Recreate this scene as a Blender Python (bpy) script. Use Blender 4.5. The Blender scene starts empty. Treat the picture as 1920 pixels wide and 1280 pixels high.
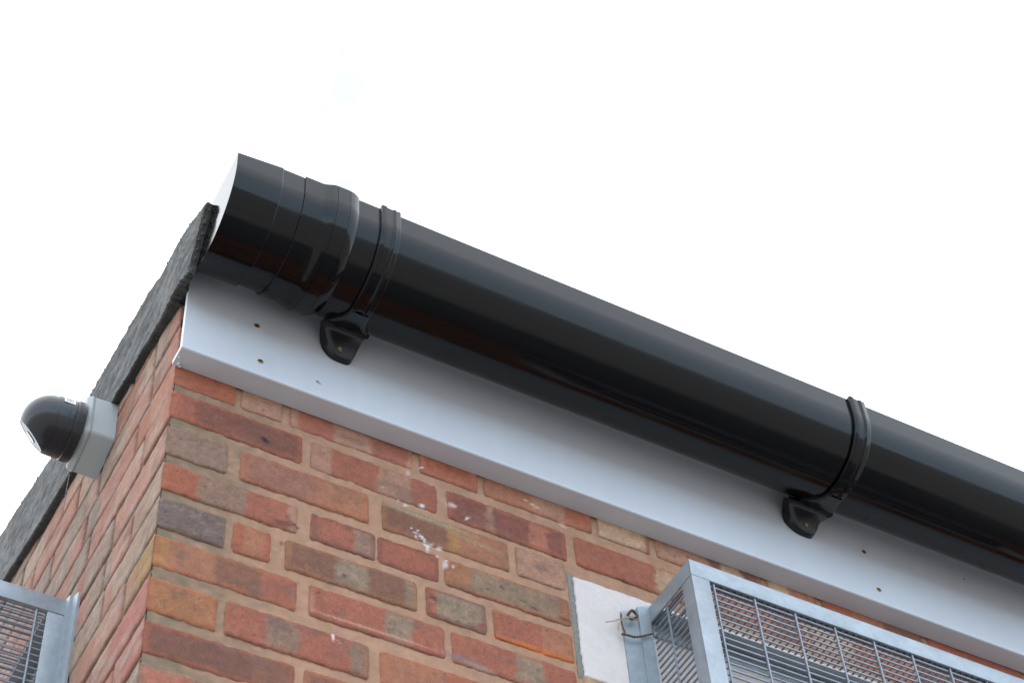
import bpy, bmesh, math, random
import numpy as np
from mathutils import Matrix, Vector

# ------------------------------------------------------------------ camera, sky, sun
# local coordinates are millimetres; origin = wall corner at the top bed joint, 3.85 m above ground
H = 3.85
sc = bpy.context.scene
cd = bpy.data.cameras.new('camera'); cam = bpy.data.objects.new('camera', cd)
sc.collection.objects.link(cam); sc.camera = cam
Rm = Matrix(((0.87553, -0.34291, -0.34038), (-0.47954, -0.70285, -0.52540), (-0.05906, 0.62323, -0.77980)))
cam.matrix_world = Matrix.Translation((-0.55436, -1.79144, 1.62984)) @ Rm.to_4x4()
cd.sensor_width = 22.3; cd.lens = 41.84; cd.clip_start = 0.05; cd.clip_end = 3000
cd.dof.use_dof = True; cd.dof.focus_distance = 2.95; cd.dof.aperture_fstop = 5.6

world = bpy.data.worlds.new('World'); sc.world = world; world.use_nodes = True
SUN_EL, SUN_AZ = math.radians(52), math.radians(24)      # azimuth from +Y towards +X
def build_world():
    nt = world.node_tree; n = nt.nodes; l = nt.links; n.clear()
    out = n.new('ShaderNodeOutputWorld'); bg = n.new('ShaderNodeBackground')
    sky = n.new('ShaderNodeTexSky'); sky.sky_type = 'NISHITA'; sky.sun_disc = False
    sky.sun_elevation = SUN_EL; sky.sun_rotation = SUN_AZ; sky.air_density = 1.0; sky.dust_density = 1.0; sky.ozone_density = 1.0
    tc = n.new('ShaderNodeTexCoord')
    nz = n.new('ShaderNodeTexNoise'); nz.inputs['Scale'].default_value = 2.2; nz.inputs['Detail'].default_value = 6
    l.new(tc.outputs['Generated'], nz.inputs['Vector'])
    # cloud cover: nearly complete overhead and to the north, thinner near the south horizon
    sep = n.new('ShaderNodeSeparateXYZ'); l.new(tc.outputs['Generated'], sep.inputs[0])
    m1 = n.new('ShaderNodeMath'); m1.operation = 'MULTIPLY_ADD'; l.new(sep.outputs['Z'], m1.inputs[0]); m1.inputs[1].default_value = 0.9; 
    m2 = n.new('ShaderNodeMath'); m2.operation = 'MULTIPLY_ADD'; l.new(sep.outputs['Y'], m2.inputs[0]); m2.inputs[1].default_value = 0.45; m2.inputs[2].default_value = 0.02
    l.new(m2.outputs[0], m1.inputs[2])
    m3 = n.new('ShaderNodeMath'); m3.operation = 'MULTIPLY_ADD'; l.new(nz.outputs['Fac'], m3.inputs[0]); m3.inputs[1].default_value = 0.6; l.new(m1.outputs[0], m3.inputs[2])
    m3.use_clamp = True
    # one thin place in the cloud, high over the roof
    dp = n.new('ShaderNodeVectorMath'); dp.operation = 'DISTANCE'; l.new(tc.outputs['Generated'], dp.inputs[0]); dp.inputs[1].default_value = (0.215, 0.474, 0.854)
    nz2 = n.new('ShaderNodeTexNoise'); nz2.inputs['Scale'].default_value = 30; nz2.inputs['Detail'].default_value = 4; l.new(tc.outputs['Generated'], nz2.inputs['Vector'])
    ad = n.new('ShaderNodeMath'); ad.operation = 'MULTIPLY_ADD'; l.new(nz2.outputs['Fac'], ad.inputs[0]); ad.inputs[1].default_value = 0.09; l.new(dp.outputs['Value'], ad.inputs[2])
    mr = n.new('ShaderNodeMapRange'); mr.inputs['From Min'].default_value = 0.052; mr.inputs['From Max'].default_value = 0.16
    mr.inputs['To Min'].default_value = 0.0; mr.inputs['To Max'].default_value = 1; l.new(ad.outputs[0], mr.inputs['Value'])
    cl = n.new('ShaderNodeMixRGB'); cl.inputs[1].default_value = (1.57, 1.61, 1.64, 1); cl.inputs[2].default_value = (CLOUD, CLOUD * 1.03, CLOUD * 1.08, 1)
    l.new(mr.outputs[0], cl.inputs[0])
    # high white cloud in front of the south wall, lit full on by the sun behind the building
    fr = n.new('ShaderNodeMapRange'); fr.inputs['From Min'].default_value = -.75; fr.inputs['From Max'].default_value = .1
    fr.inputs['To Min'].default_value = 1; fr.inputs['To Max'].default_value = 0; l.new(sep.outputs['Y'], fr.inputs['Value'])
    fm = n.new('ShaderNodeMath'); fm.operation = 'MULTIPLY'; l.new(fr.outputs[0], fm.inputs[0]); l.new(nz.outputs['Fac'], fm.inputs[1]); fm2 = n.new('ShaderNodeMath'); fm2.operation = 'MULTIPLY'; fm2.use_clamp = True; l.new(fm.outputs[0], fm2.inputs[0]); fm2.inputs[1].default_value = 1.7
    sk = n.new('ShaderNodeMixRGB'); l.new(fm2.outputs[0], sk.inputs[0]); l.new(sky.outputs[0], sk.inputs[1]); sk.inputs[2].default_value = (3.0, 3.9, 4.9, 1)
    mx = n.new('ShaderNodeMixRGB'); l.new(m3.outputs[0], mx.inputs[0]); l.new(sk.outputs[0], mx.inputs[1]); l.new(cl.outputs[0], mx.inputs[2])
    l.new(mx.outputs[0], bg.inputs[0]); bg.inputs[1].default_value = 0.15
    l.new(bg.outputs[0], out.inputs[0])
CLOUD = 3.7
build_world()
sd = bpy.data.lights.new('sun', 'SUN'); sun = bpy.data.objects.new('sun', sd); sc.collection.objects.link(sun)
sd.energy = 3.0; sd.angle = math.radians(6); sd.color = (1, .96, .9)
dv = Vector((math.sin(SUN_AZ) * math.cos(SUN_EL), math.cos(SUN_AZ) * math.cos(SUN_EL), math.sin(SUN_EL)))
sun.rotation_euler = dv.to_track_quat('Z', 'Y').to_euler()
sc.view_settings.view_transform = 'Standard'; sc.view_settings.look = 'None'
sc.view_settings.exposure = 2.05; sc.view_settings.gamma = 1; sc.view_settings.use_curve_mapping = False

# ------------------------------------------------------------------ helpers
def lin(c):
    c = np.asarray(c, float) / 255.0
    return np.where(c <= 0.04045, c / 12.92, ((c + 0.055) / 1.055) ** 2.4)
def L4(*c, k=1.0): return tuple((lin(c) * k).tolist()) + (1,)

def hsh(ix, iy, iz, s=0):
    h = (ix.astype(np.int64) * 374761393 + iy.astype(np.int64) * 668265263 + iz.astype(np.int64) * 1442695041 + s * 97531) & 0xffffffff
    h = ((h ^ (h >> 13)) * 1274126177) & 0xffffffff
    return ((h ^ (h >> 16)) & 0xffff) / 65535.0
def vnoise(x, y, z=0.0, s=0):
    x, y, z = np.broadcast_arrays(np.asarray(x, float), np.asarray(y, float), np.asarray(z, float))
    ix, iy, iz = np.floor(x), np.floor(y), np.floor(z); fx, fy, fz = x - ix, y - iy, z - iz
    fx, fy, fz = [t * t * (3 - 2 * t) for t in (fx, fy, fz)]; r = 0
    for a in (0, 1):
        for b in (0, 1):
            for c in (0, 1):
                r = r + hsh(ix + a, iy + b, iz + c, s) * (fx if a else 1 - fx) * (fy if b else 1 - fy) * (fz if c else 1 - fz)
    return r * 2 - 1
def fbm(x, y, z=0.0, s=0, o=3):
    r = 0; a = 1; t = 0
    for i in range(o):
        r = r + a * vnoise(np.asarray(x) * 2 ** i, np.asarray(y) * 2 ** i, np.asarray(z) * 2 ** i, s + i); t += a; a *= .55
    return r / t

def pmat(name, base, rough=.6, metal=0.0, spec=None, noise=None, bump=None, coat=None, ior=None, attr=False, rvar=None):
    """noise=(scale, amount, detail, stretch) multiplies the colour; bump=(scale, strength, distance)"""
    m = bpy.data.materials.new(name); m.use_nodes = True; nt = m.node_tree; n, l = nt.nodes, nt.links
    b = n['Principled BSDF']; b.inputs['Roughness'].default_value = rough; b.inputs['Metallic'].default_value = metal
    if ior: b.inputs['IOR'].default_value = ior
    if spec is not None: b.inputs['Specular IOR Level'].default_value = spec
    if coat: b.inputs['Coat Weight'].default_value = coat
    b.inputs['Base Color'].default_value = base
    tc = n.new('ShaderNodeTexCoord'); col = None
    if attr:
        a = n.new('ShaderNodeAttribute'); a.attribute_name = 'Col'; col = a.outputs['Color']
    if noise:
        for sc_, amt, det, st in (noise if isinstance(noise, list) else [noise]):
            mp = n.new('ShaderNodeMapping'); mp.inputs['Scale'].default_value = st; l.new(tc.outputs['Object'], mp.inputs[0])
            z = n.new('ShaderNodeTexNoise'); z.inputs['Scale'].default_value = sc_; z.inputs['Detail'].default_value = det; z.inputs['Roughness'].default_value = .65
            l.new(mp.outputs[0], z.inputs['Vector'])
            r = n.new('ShaderNodeMapRange'); r.inputs['From Min'].default_value = .25; r.inputs['From Max'].default_value = .75
            r.inputs['To Min'].default_value = 1 - amt; r.inputs['To Max'].default_value = 1 + amt; l.new(z.outputs['Fac'], r.inputs['Value'])
            x = n.new('ShaderNodeMixRGB'); x.blend_type = 'MULTIPLY'; x.inputs[0].default_value = 1
            if col is None: x.inputs[1].default_value = base
            else: l.new(col, x.inputs[1])
            l.new(r.outputs[0], x.inputs[2]); col = x.outputs[0]
    if col is not None: l.new(col, b.inputs['Base Color'])
    if rvar:
        z = n.new('ShaderNodeTexNoise'); z.inputs['Scale'].default_value = rvar[0]; z.inputs['Detail'].default_value = 6; z.inputs['Roughness'].default_value = .7
        mp = n.new('ShaderNodeMapping'); mp.inputs['Scale'].default_value = rvar[3]; l.new(tc.outputs['Object'], mp.inputs[0]); l.new(mp.outputs[0], z.inputs['Vector'])
        rr = n.new('ShaderNodeMapRange'); rr.inputs['From Min'].default_value = .35; rr.inputs['From Max'].default_value = .7
        rr.inputs['To Min'].default_value = rvar[1]; rr.inputs['To Max'].default_value = rvar[2]; l.new(z.outputs['Fac'], rr.inputs['Value']); l.new(rr.outputs[0], b.inputs['Roughness'])
    if bump:
        z = n.new('ShaderNodeTexNoise'); z.inputs['Scale'].default_value = bump[0]; z.inputs['Detail'].default_value = 5; l.new(tc.outputs['Object'], z.inputs['Vector'])
        bp = n.new('ShaderNodeBump'); bp.inputs['Strength'].default_value = bump[1]; bp.inputs['Distance'].default_value = bump[2]
        l.new(z.outputs['Fac'], bp.inputs['Height']); l.new(bp.outputs[0], b.inputs['Normal'])
    return m

M = {}
M['brick'] = pmat('brick', (1, 1, 1, 1), .88, spec=.3, attr=True, noise=[(420, .24, 3, (1, 1, 1)), (90, .18, 4, (1, 1, 1)), (1100, .16, 2, (1, 1, 1))], bump=(500, .6, .0015))
M['mortar'] = pmat('mortar', (1, 1, 1, 1), .92, spec=.2, attr=True, noise=[(700, .10, 3, (1, 1, 1)), (60, .09, 4, (1, 1, 1)), (14, .08, 2, (1, 1, 1))], bump=(420, .35, .001))
M['render'] = pmat('painted_concrete', L4(205, 195, 190, k=.95), .85, noise=[(9, .09, 5, (1, 1, .6)), (45, .05, 3, (1, 1, 1)), (500, .10, 2, (1, 1, 1))], bump=(260, .35, .001))
M['pvc'] = pmat('white_pvc', (.505, .522, .553, 1), .32, noise=[(5, .03, 1, (1, 1, .6)), (2.5, .03, 1, (1, 1, 5)), (60, .012, 2, (1, 1, .3)), (30, .018, 3, (1, 1, .15))], bump=(14, .02, .004))
M['pvc_under'] = pmat('white_pvc_stained', (.60, .60, .63, 1), .38, noise=[(14, .05, 4, (1, 1, 1))])
M['black'] = pmat('black_pvc', (.0006, .0007, .0009, 1), .10, ior=1.35, bump=(5, .03, .01), rvar=(3, .07, .22, (1, 4, 4)))
M['black2'] = pmat('black_pvc_moulded', (.0006, .0007, .0009, 1), .07, ior=1.35, bump=(14, .02, .01), rvar=(9, .05, .16, (1, 2, 2)))
M['verge'] = pmat('weathered_felt', (1, 1, 1, 1), .95, attr=True, noise=[(60, .55, 6, (1, .35, 1.6)), (350, .4, 3, (1, .4, 1.6))], bump=(220, .9, .004))
M['dirt'] = pmat('black_dirt', (.016, .016, .017, 1), .95, noise=(90, .6, 4, (1, 1, 1)), bump=(200, .8, .004))
M['galv'] = pmat('galvanised_steel', L4(152, 160, 166, k=.95), .46, metal=.35, noise=[(22, .16, 5, (1, 1, 1)), (70, .10, 3, (1, 1, 1)), (7, .08, 2, (1, 1, 1))], bump=(120, .12, .001))
M['wire'] = pmat('galvanised_wire', L4(150, 157, 165, k=.78), .45, metal=.35, noise=(60, .18, 3, (1, 1, 1)))
M['rust'] = pmat('rusty_wire', L4(90, 70, 55), .85, noise=(400, .5, 3, (1, 1, 1)))
M['twig'] = pmat('dry_twig', L4(165, 140, 105), .9)
M['brass'] = pmat('brass_screw', L4(150, 112, 70), .35, metal=.8, noise=(900, .3, 2, (1, 1, 1)))
M['hole'] = pmat('screw_recess', (.02, .014, .01, 1), .6)
M['boxgrey'] = pmat('grey_box_plastic', L4(168, 176, 176, k=.95), .5, bump=(40, .05, .002))
M['camblack'] = pmat('camera_black', (.012, .0125, .015, 1), .24, bump=(600, .05, .0004))
M['camglass'] = pmat('camera_glass', (.42, .45, .48, 1), .5, spec=.15)
M['lens'] = pmat('camera_lens', (.01, .01, .015, 1), .05)
M['sticker'] = pmat('white_sticker', (.8, .8, .82, 1), .5)
M['ink'] = pmat('grey_print', (.25, .22, .24, 1), .6)
M['thread'] = pmat('cobweb', (.75, .75, .75, 1), .7)
M['roof'] = pmat('roof_felt', (.06, .06, .062, 1), .9, noise=(40, .3, 4, (1, 1, 1)), bump=(200, .5, .003))
M['ground'] = pmat('pale_paving', (.145, .145, .147, 1), .92, noise=[(1.2, .25, 4, (1, 1, 1)), (60, .3, 3, (1, 1, 1))], bump=(90, .5, .004))

COL = sc.collection
def make(name, verts, faces, mat, parent=None, smooth=True, cols=None, ang=32, fmats=None):
    """verts in local mm -> one mesh object in metres"""
    v = np.asarray(verts, float) / 1000.0
    v = v.copy(); v[:, 2] += H
    org = Vector((0, 0, 0)) if parent is None else parent.matrix_world.translation
    if parent is None:
        c = v.mean(0); org = Vector(c.tolist())
    v = v - np.array(org)
    me = bpy.data.meshes.new(name); me.from_pydata(v.tolist(), [], faces)
    mats = mat if isinstance(mat, list) else [mat]
    for m in mats: me.materials.append(m)
    if fmats is not None: me.polygons.foreach_set('material_index', fmats)
    if cols is not None:
        ca = me.color_attributes.new('Col', 'FLOAT_COLOR', 'POINT')
        cc = np.ones((len(v), 4)); cc[:, :3] = cols; ca.data.foreach_set('color', cc.ravel())
    me.polygons.foreach_set('use_smooth', [smooth] * len(me.polygons))
    me.validate(); me.update()
    if smooth and ang:
        bm = bmesh.new(); bm.from_mesh(me)
        for e in bm.edges:
            if len(e.link_faces) == 2 and e.calc_face_angle(0) > math.radians(ang): e.smooth = False
        bm.to_mesh(me); bm.free()
    o = bpy.data.objects.new(name, me); COL.objects.link(o)
    if parent is not None: o.parent = parent; o.matrix_parent_inverse = Matrix.Identity(4); o.location = (0, 0, 0)
    else: o.location = org
    return o
def thing(name, label, cat, loc, group=None):
    o = bpy.data.objects.new(name, None); COL.objects.link(o); o.empty_display_size = .1
    o.location = (loc[0] / 1000, loc[1] / 1000, loc[2] / 1000 + H); o['label'] = label; o['category'] = cat
    if group: o['group'] = group
    o.matrix_world = Matrix.Translation(o.location)
    return o
def sub(o, p):
    """make o (built in p's thing space) a child of part p; parts all have zero local location"""
    o.parent = p; o.matrix_parent_inverse = Matrix.Identity(4); o.location = (0, 0, 0); return o

class MB:
    def __init__(s): s.v = []; s.f = []; s.m = []
    def add(s, v, f, mi=0):
        b = len(s.v); s.v += [tuple(map(float, q)) for q in v]; s.f += [tuple(i + b for i in g) for g in f]; s.m += [mi] * len(f)
    def box(s, x0, x1, y0, y1, z0, z1, b=0.8, mi=0):
        if b <= 0:
            v = [(x, y, z) for x in (x0, x1) for y in (y0, y1) for z in (z0, z1)]
            s.add(v, [(0, 1, 3, 2), (4, 6, 7, 5), (0, 4, 5, 1), (2, 3, 7, 6), (0, 2, 6, 4), (1, 5, 7, 3)], mi); return
        bm = bmesh.new(); bmesh.ops.create_cube(bm, size=1)
        bmesh.ops.scale(bm, vec=(x1 - x0, y1 - y0, z1 - z0), verts=bm.verts)
        bmesh.ops.translate(bm, vec=((x0 + x1) / 2, (y0 + y1) / 2, (z0 + z1) / 2), verts=bm.verts)
        b = min(b, .45 * min(x1 - x0, y1 - y0, z1 - z0))
        bmesh.ops.bevel(bm, geom=bm.edges, offset=b, segments=2, profile=.5, affect='EDGES')
        bm.verts.index_update(); s.add([v.co[:] for v in bm.verts], [tuple(v.index for v in f.verts) for f in bm.faces], mi); bm.free()
    def tube(s, pts, r, n=8, mi=0, cap=True):
        pts = [Vector(p) for p in pts]; vs = []; k = len(pts); up = None
        for i, p in enumerate(pts):
            t = (pts[min(i + 1, k - 1)] - pts[max(i - 1, 0)]).normalized()
            if up is None: up = t.orthogonal().normalized()
            u = (up - t * up.dot(t)).normalized(); up = u; w = t.cross(u)
            rr = r[i] if isinstance(r, (list, tuple)) else r
            for j in range(n):
                a = 2 * math.pi * j / n; vs.append(p + (u * math.cos(a) + w * math.sin(a)) * rr)
        f = [(i * n + j, i * n + (j + 1) % n, (i + 1) * n + (j + 1) % n, (i + 1) * n + j) for i in range(k - 1) for j in range(n)]
        if cap: f += [tuple(range(n))[::-1], tuple((k - 1) * n + j for j in range(n))]
        s.add(vs, f, mi)
    def lathe(s, prof, c, ax, n=64, mi=0):
        """prof=[(t,r)] along axis ax from c"""
        ax = Vector(ax).normalized(); u = ax.orthogonal().normalized(); w = ax.cross(u); c = Vector(c); vs = []
        for t, r in prof:
            for j in range(n):
                a = 2 * math.pi * j / n; vs.append(c + ax * t + (u * math.cos(a) + w * math.sin(a)) * max(r, .01))
        k = len(prof); f = [(i * n + j, i * n + (j + 1) % n, (i + 1) * n + (j + 1) % n, (i + 1) * n + j) for i in range(k - 1) for j in range(n)]
        f += [tuple(range(n))[::-1], tuple((k - 1) * n + j for j in range(n))]
        s.add(vs, f, mi)
    def build(s, name, mat, parent=None, **k): return make(name, s.v, s.f, mat, parent, fmats=s.m, **k)

# ------------------------------------------------------------------ brick walls
KB = 1.0     # photo colour -> base colour
def C3(*c): return lin(c)
def desat(c, a=.24):
    g = (c * np.array([.3, .55, .15])).sum(-1, keepdims=True); return (c * (1 - a) + (g * .6 + .10) * np.array([1.0, .93, .86]) * a) * np.array([.86, .72, .63])
PAL = dict(ored=(166, 90, 60), red=(160, 90, 70), dred=(120, 70, 60), pur=(128, 72, 64), beige=(172, 134, 114), gbrown=(136, 116, 102),
           gblue=(104, 98, 98), yel=(170, 128, 62), ybr=(160, 108, 66), brown=(124, 84, 68), ggreen=(134, 122, 102), gspk=(140, 130, 112),
           pink=(176, 108, 88), dbr=(112, 72, 62), oran=(172, 102, 62), tan=(166, 112, 82), pbeige=(186, 162, 132), purg=(148, 102, 88))
MORT = (170, 135, 113)
FRONT = {  # course: [(x0, x1, [(fraction end, colour)...], rim colour or None)]
 0: [(0, 101, [(1, 'ored')], None), (109, 178, [(1, 'beige')], 'beige'), (189, 401, [(.08, 'beige'), (.36, 'red'), (.66, 'beige'), (.96, 'red'), (1, 'beige')], None),
     (412, 516, [(1, 'ored')], 'pink'), (527, 727, [(.45, 'tan'), (.75, 'beige'), (1, 'ored')], 'pink'), (737, 838, [(.9, 'pbeige'), (1, 'red')], None),
     (849, 1062, [(.5, 'beige'), (.62, 'dred'), (.8, 'pbeige'), (1, 'dred')], 'tan'), (1073, 1175, [(.4, 'pbeige'), (1, 'tan')], None), (1186, 1400, [(.3, 'ored'), (.6, 'tan'), (1, 'brown')], None), (1411, 1625, [(.4, 'ored'), (1, 'red')], None), (1636, 1740, [(1, 'ored')], None)],
 1: [(0, 213, [(.18, 'red'), (.55, 'dred'), (.8, 'dbr'), (1, 'dred')], 'ored'), (226, 442, [(.15, 'beige'), (.53, 'red'), (.78, 'beige'), (1, 'red')], None),
     (459, 672, [(.32, 'pur'), (.38, 'beige'), (.68, 'pur'), (.84, 'pink'), (1, 'pur')], 'red'), (688, 905, [(.68, 'red'), (1, 'pbeige')], 'ored')],
 2: [(0, 96, [(1, 'gbrown')], None), (115, 324, [(.58, 'purg'), (1, 'tan')], 'oran'), (345, 564, [(.5, 'brown'), (.6, 'yel'), (1, 'tan')], 'ybr'), (576, 664, [(1, 'beige')], 'beige')],
 3: [(0, 209, [(.26, 'ored'), (.6, 'gbrown'), (.93, 'red'), (1, 'beige')], None), (230, 335, [(.66, 'red'), (1, 'gbrown')], 'dred'), (338, 441, [(1, 'red')], 'dred'),
     (449, 665, [(.2, 'ybr'), (.9, 'ggreen'), (1, 'ybr')], 'oran')],
 4: [(0, 101, [(1, 'gblue')], None), (112, 170, [(.3, 'ored'), (.8, 'tan'), (1, 'ored')], 'ored'), (192, 402, [(.38, 'brown'), (.62, 'gspk'), (.9, 'brown'), (1, 'ggreen')], 'ybr'),
     (416, 516, [(.15, 'ored'), (1, 'gspk')], 'dred'), (528, 665, [(.6, 'red'), (1, 'tan')], 'oran')],
 5: [(0, 213, [(.1, 'yel'), (.42, 'tan'), (.75, 'brown'), (1, 'red')], 'oran'), (231, 445, [(.56, 'red'), (.76, 'gspk'), (1, 'red')], 'red'), (455, 664, [(.5, 'red'), (.72, 'gspk'), (1, 'red')], 'red')],
 6: [(0, 99, [(1, 'ybr')], 'oran'), (110, 324, [(.28, 'red'), (.5, 'gbrown'), (.85, 'red'), (1, 'gbrown')], 'red'), (340, 550, [(.5, 'tan'), (1, 'ored')], 'oran'), (562, 665, [(1, 'red')], 'red')],
 7: [(0, 215, [(.7, 'dbr'), (1, 'brown')], 'ored'), (227, 440, [(.4, 'brown'), (1, 'tan')], 'oran'), (450, 662, [(.5, 'red'), (1, 'gbrown')], None)],
 8: [(0, 101, [(.7, 'pink'), (1, 'tan')], 'gbrown'), (112, 326, [(.4, 'tan'), (1, 'ored')], None)],
}
ZB = {-1: 81, 0: 5, 1: -68, 2: -150, 3: -223, 4: -298, 5: -372, 6: -455, 7: -527, 8: -603}   # bottoms of the courses
ZT = {0: 69, 1: -8, 2: -88, 3: -167, 4: -239, 5: -312, 6: -393, 7: -470, 8: -545}            # tops
def zbot(k, x): return ZB.get(k, 5 - 76 * k) + (0 if k != 1 else -.018 * x)
def ztop(k, x): return ZT.get(k, 69 - 76 * k) + (0 if k != 1 else -.012 * x)
LPAL = [(190, 138, 122), (178, 128, 112), (160, 142, 126), (176, 156, 138), (186, 146, 130), (150, 136, 124), (170, 116, 98), (168, 150, 132), (182, 130, 114)]

class Wall:
    def __init__(s): s.v = []; s.f = []; s.c = []; s.n = 0; s.m = []
    def grid(s, P, C, mi=0):
        a, b = P.shape[:2]; s.v.append(P.reshape(-1, 3)); s.c.append(C.reshape(-1, 3))
        i = np.arange(a * b).reshape(a, b) + s.n
        q = np.stack([i[:-1, :-1], i[1:, :-1], i[1:, 1:], i[:-1, 1:]], -1).reshape(-1, 4); s.f += q.tolist(); s.n += a * b; s.m += [mi] * len(q)
def bands_color(u, bands, s, X, Z):
    wob = .035 * fbm(X / 14, Z / 14, 0, s) ; uu = u + wob
    out = np.zeros(u.shape + (3,)); prev = None; e0 = 0
    for e1, name in bands:
        c = C3(*PAL[name]) if isinstance(name, str) else C3(*name)
        if prev is None: out[:] = c
        else:
            w = np.clip((uu - e0) / .03 + .5, 0, 1)[..., None]; out = out * (1 - w) + c * w
        prev = c; e0 = e1
    m = out.reshape(-1, 3).mean(0); return out * .8 + (m * .5 + C3(152, 100, 78) * .5) * .2
def brick(w, face, a0, a1, z0f, z1f, bands, rim, seed, step=3.5, corner=False, tint=1.0):
    """face 'F': a=x, surface at y=0 facing -Y; 'L': a=y, surface at x=0 facing -X"""
    rs = random.Random(seed)
    na = max(4, int((a1 - a0) / step)); nz = max(4, int(66 / step))
    t = np.linspace(0, 1, na + 1); q = np.linspace(0, 1, nz + 1)
    # crowd the border rows
    t = np.concatenate([[0, .6 / (a1 - a0)], t[1:-1], [1 - .6 / (a1 - a0), 1]]); q = np.concatenate([[0, .01], q[1:-1], [.99, 1]])
    T, Q = np.meshgrid(t, q, indexing='ij')
    A = a0 + (a1 - a0) * T; Z = z0f(A) * (1 - Q) + z1f(A) * Q
    # wobble of the outline: mostly worn corners, small nicks
    wz = 1.3 * fbm(A / 22, Q * 0, 0, seed) + .7 * vnoise(A / 6, Q * 0, 0, seed + 5); wt = 1.3 * fbm(A / 22, Q * 0 + 9, 0, seed + 1) + .7 * vnoise(A / 6, Q * 0 + 3, 0, seed + 6)
    Z = Z + wz * (1 - Q) + wt * Q
    wl = 1.4 * fbm(Z / 15, Z * 0, 0, seed + 2); wr = 1.4 * fbm(Z / 15, Z * 0 + 4, 0, seed + 3)
    La = (a1 - a0); dl = T * La; dr = (1 - T) * La; dz = np.minimum(Q, 1 - Q) * 65
    cr_ = 5 + 4 * rs.random()
    endpull = lambda d: np.clip(1 - d / 7, 0, 1)
    if not corner: A = A + wl * (1 - T)
    A = A + wr * T
    # rounded corners in plan
    for dd, sgn in ((dl, 1), (dr, -1)):
        if corner and sgn == 1: continue
        kk = np.clip(1 - dz / cr_, 0, 1) ** 2 * endpull(dd) * cr_ * .45; A = A + sgn * kk
    de = np.minimum(dz, dr if corner else np.minimum(dl, dr))
    depth = -1.0 - 1.2 * vnoise(a0 / 50, Z * 0 + seed, 0, 3) + 3.0 * np.exp(-(de / 1.3)) + .55 * fbm(A / 9, Z / 9, 0, seed + 7) + .35 * vnoise(A / 3.6, Z / 3.6, 0, seed + 8)
    bord = (de < 1e-6); depth = np.where(bord, 7.0, depth)
    # chips
    for _ in range(rs.randint(0, 3)):
        ca, cz, rr = rs.uniform(a0, a1), rs.choice([0, 1]), rs.uniform(3, 8)
        zz = z0f(ca) if cz == 0 else z1f(ca)
        depth = depth + 2.2 * np.exp(-(((A - ca) ** 2 + (Z - zz) ** 2) / rr ** 2))
    if corner:
        e = np.exp(-(dl / 2.2)); depth = depth * (1 - e) + e * 1.3
        A = np.where(T == 0, 1.3 + .8 * vnoise(Z / 9, Z * 0, 0, 77), A); depth = np.where((T == 0) & ~((Q == 0) | (Q == 1)), 1.3 + .8 * vnoise(Z / 9, Z * 0, 0, 77), depth)
    u = T
    c = bands_color(u, bands, seed, A, Z)
    if rim is not None:
        rc = C3(*PAL[rim]) if isinstance(rim, str) else C3(*rim)
        g = np.clip(1.25 - (np.minimum(dz, np.minimum(dl, dr)) + 3 * fbm(A / 10, Z / 10, 0, seed + 9)) / 9, 0, .55)[..., None]; c = c * (1 - g) + rc * g
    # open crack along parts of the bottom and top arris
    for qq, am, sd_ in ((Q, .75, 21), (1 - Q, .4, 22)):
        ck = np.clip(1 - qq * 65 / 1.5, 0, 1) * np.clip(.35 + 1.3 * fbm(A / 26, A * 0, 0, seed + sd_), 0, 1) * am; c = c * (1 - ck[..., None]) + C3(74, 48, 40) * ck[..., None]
    grey = np.clip(1.25 - (c[..., 0] - c[..., 2]) / np.maximum(c[..., 0], .01) * 1.9, 0, 1)     # sandy grey faces are more pitted
    c = c * (1 + (.30 * vnoise(A / 3.4, Z / 3.4, 0, seed + 18) + .18 * vnoise(A / 6, Z / 6, 0, seed + 19)) * (grey + .15))[..., None]
    lum = 1 + .16 * fbm(A / 30, Z / 18, 0, seed + 11) + .10 * fbm(A / 7, Z / 7, 0, seed + 12)
    c = c * lum[..., None] * tint * (1 + .05 * (rs.random() - .5))
    if corner and face == 'F': lum = 1
    # cool burnt patches
    b = np.clip(fbm(A / 40, Z / 24, 0, seed + 14) * 1.6 - .45, 0, .55)[..., None]; c = c * (1 - b) + C3(112, 92, 86) * b
    # mortar smear at edges
    sm = np.clip(.9 - de / 1.7 + .9 * fbm(A / 12, Z / 12, 0, seed + 13), 0, 1) * np.clip(1 - de / 6, 0, 1); mc = C3(*MORT) if face == 'F' else C3(140, 112, 94)
    if corner: sm = sm * np.clip(dl / 5, 0, 1)
    c = c * (1 - .75 * sm[..., None]) + mc * .75 * sm[..., None]
    # iron spots and pits
    for _ in range(rs.randint(1, 6)):
        ca, cz, rr = rs.uniform(a0, a1), rs.uniform(float(z0f(a0)), float(z1f(a0))), rs.uniform(1, 2.4)
        g = np.exp(-(((A - ca) ** 2 + (Z - cz) ** 2) / rr ** 2))[..., None] * .7; c = c * (1 - g) + C3(60, 42, 38) * g
    P = np.stack([A, depth, Z], -1) if face == 'F' else np.stack([depth, A, Z], -1)
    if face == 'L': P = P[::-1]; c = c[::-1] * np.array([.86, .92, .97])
    w.grid(P, desat(c))

def spots(w, items):
    V = np.concatenate(w.v); Cc = np.concatenate(w.c)
    for x, z, rx, rz, ang, col, a in items:
        dx, dz = V[:, 0] - x, V[:, 2] - z; ca, sa = math.cos(ang), math.sin(ang)
        p = (dx * ca + dz * sa) / rx; q = (-dx * sa + dz * ca) / rz
        g = (np.clip(1.6 - np.sqrt(p * p + q * q), 0, 1) * a)[:, None]; Cc = Cc * (1 - g) + C3(*col) * KB * g
    w.v = [V]; w.c = [Cc]

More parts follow.
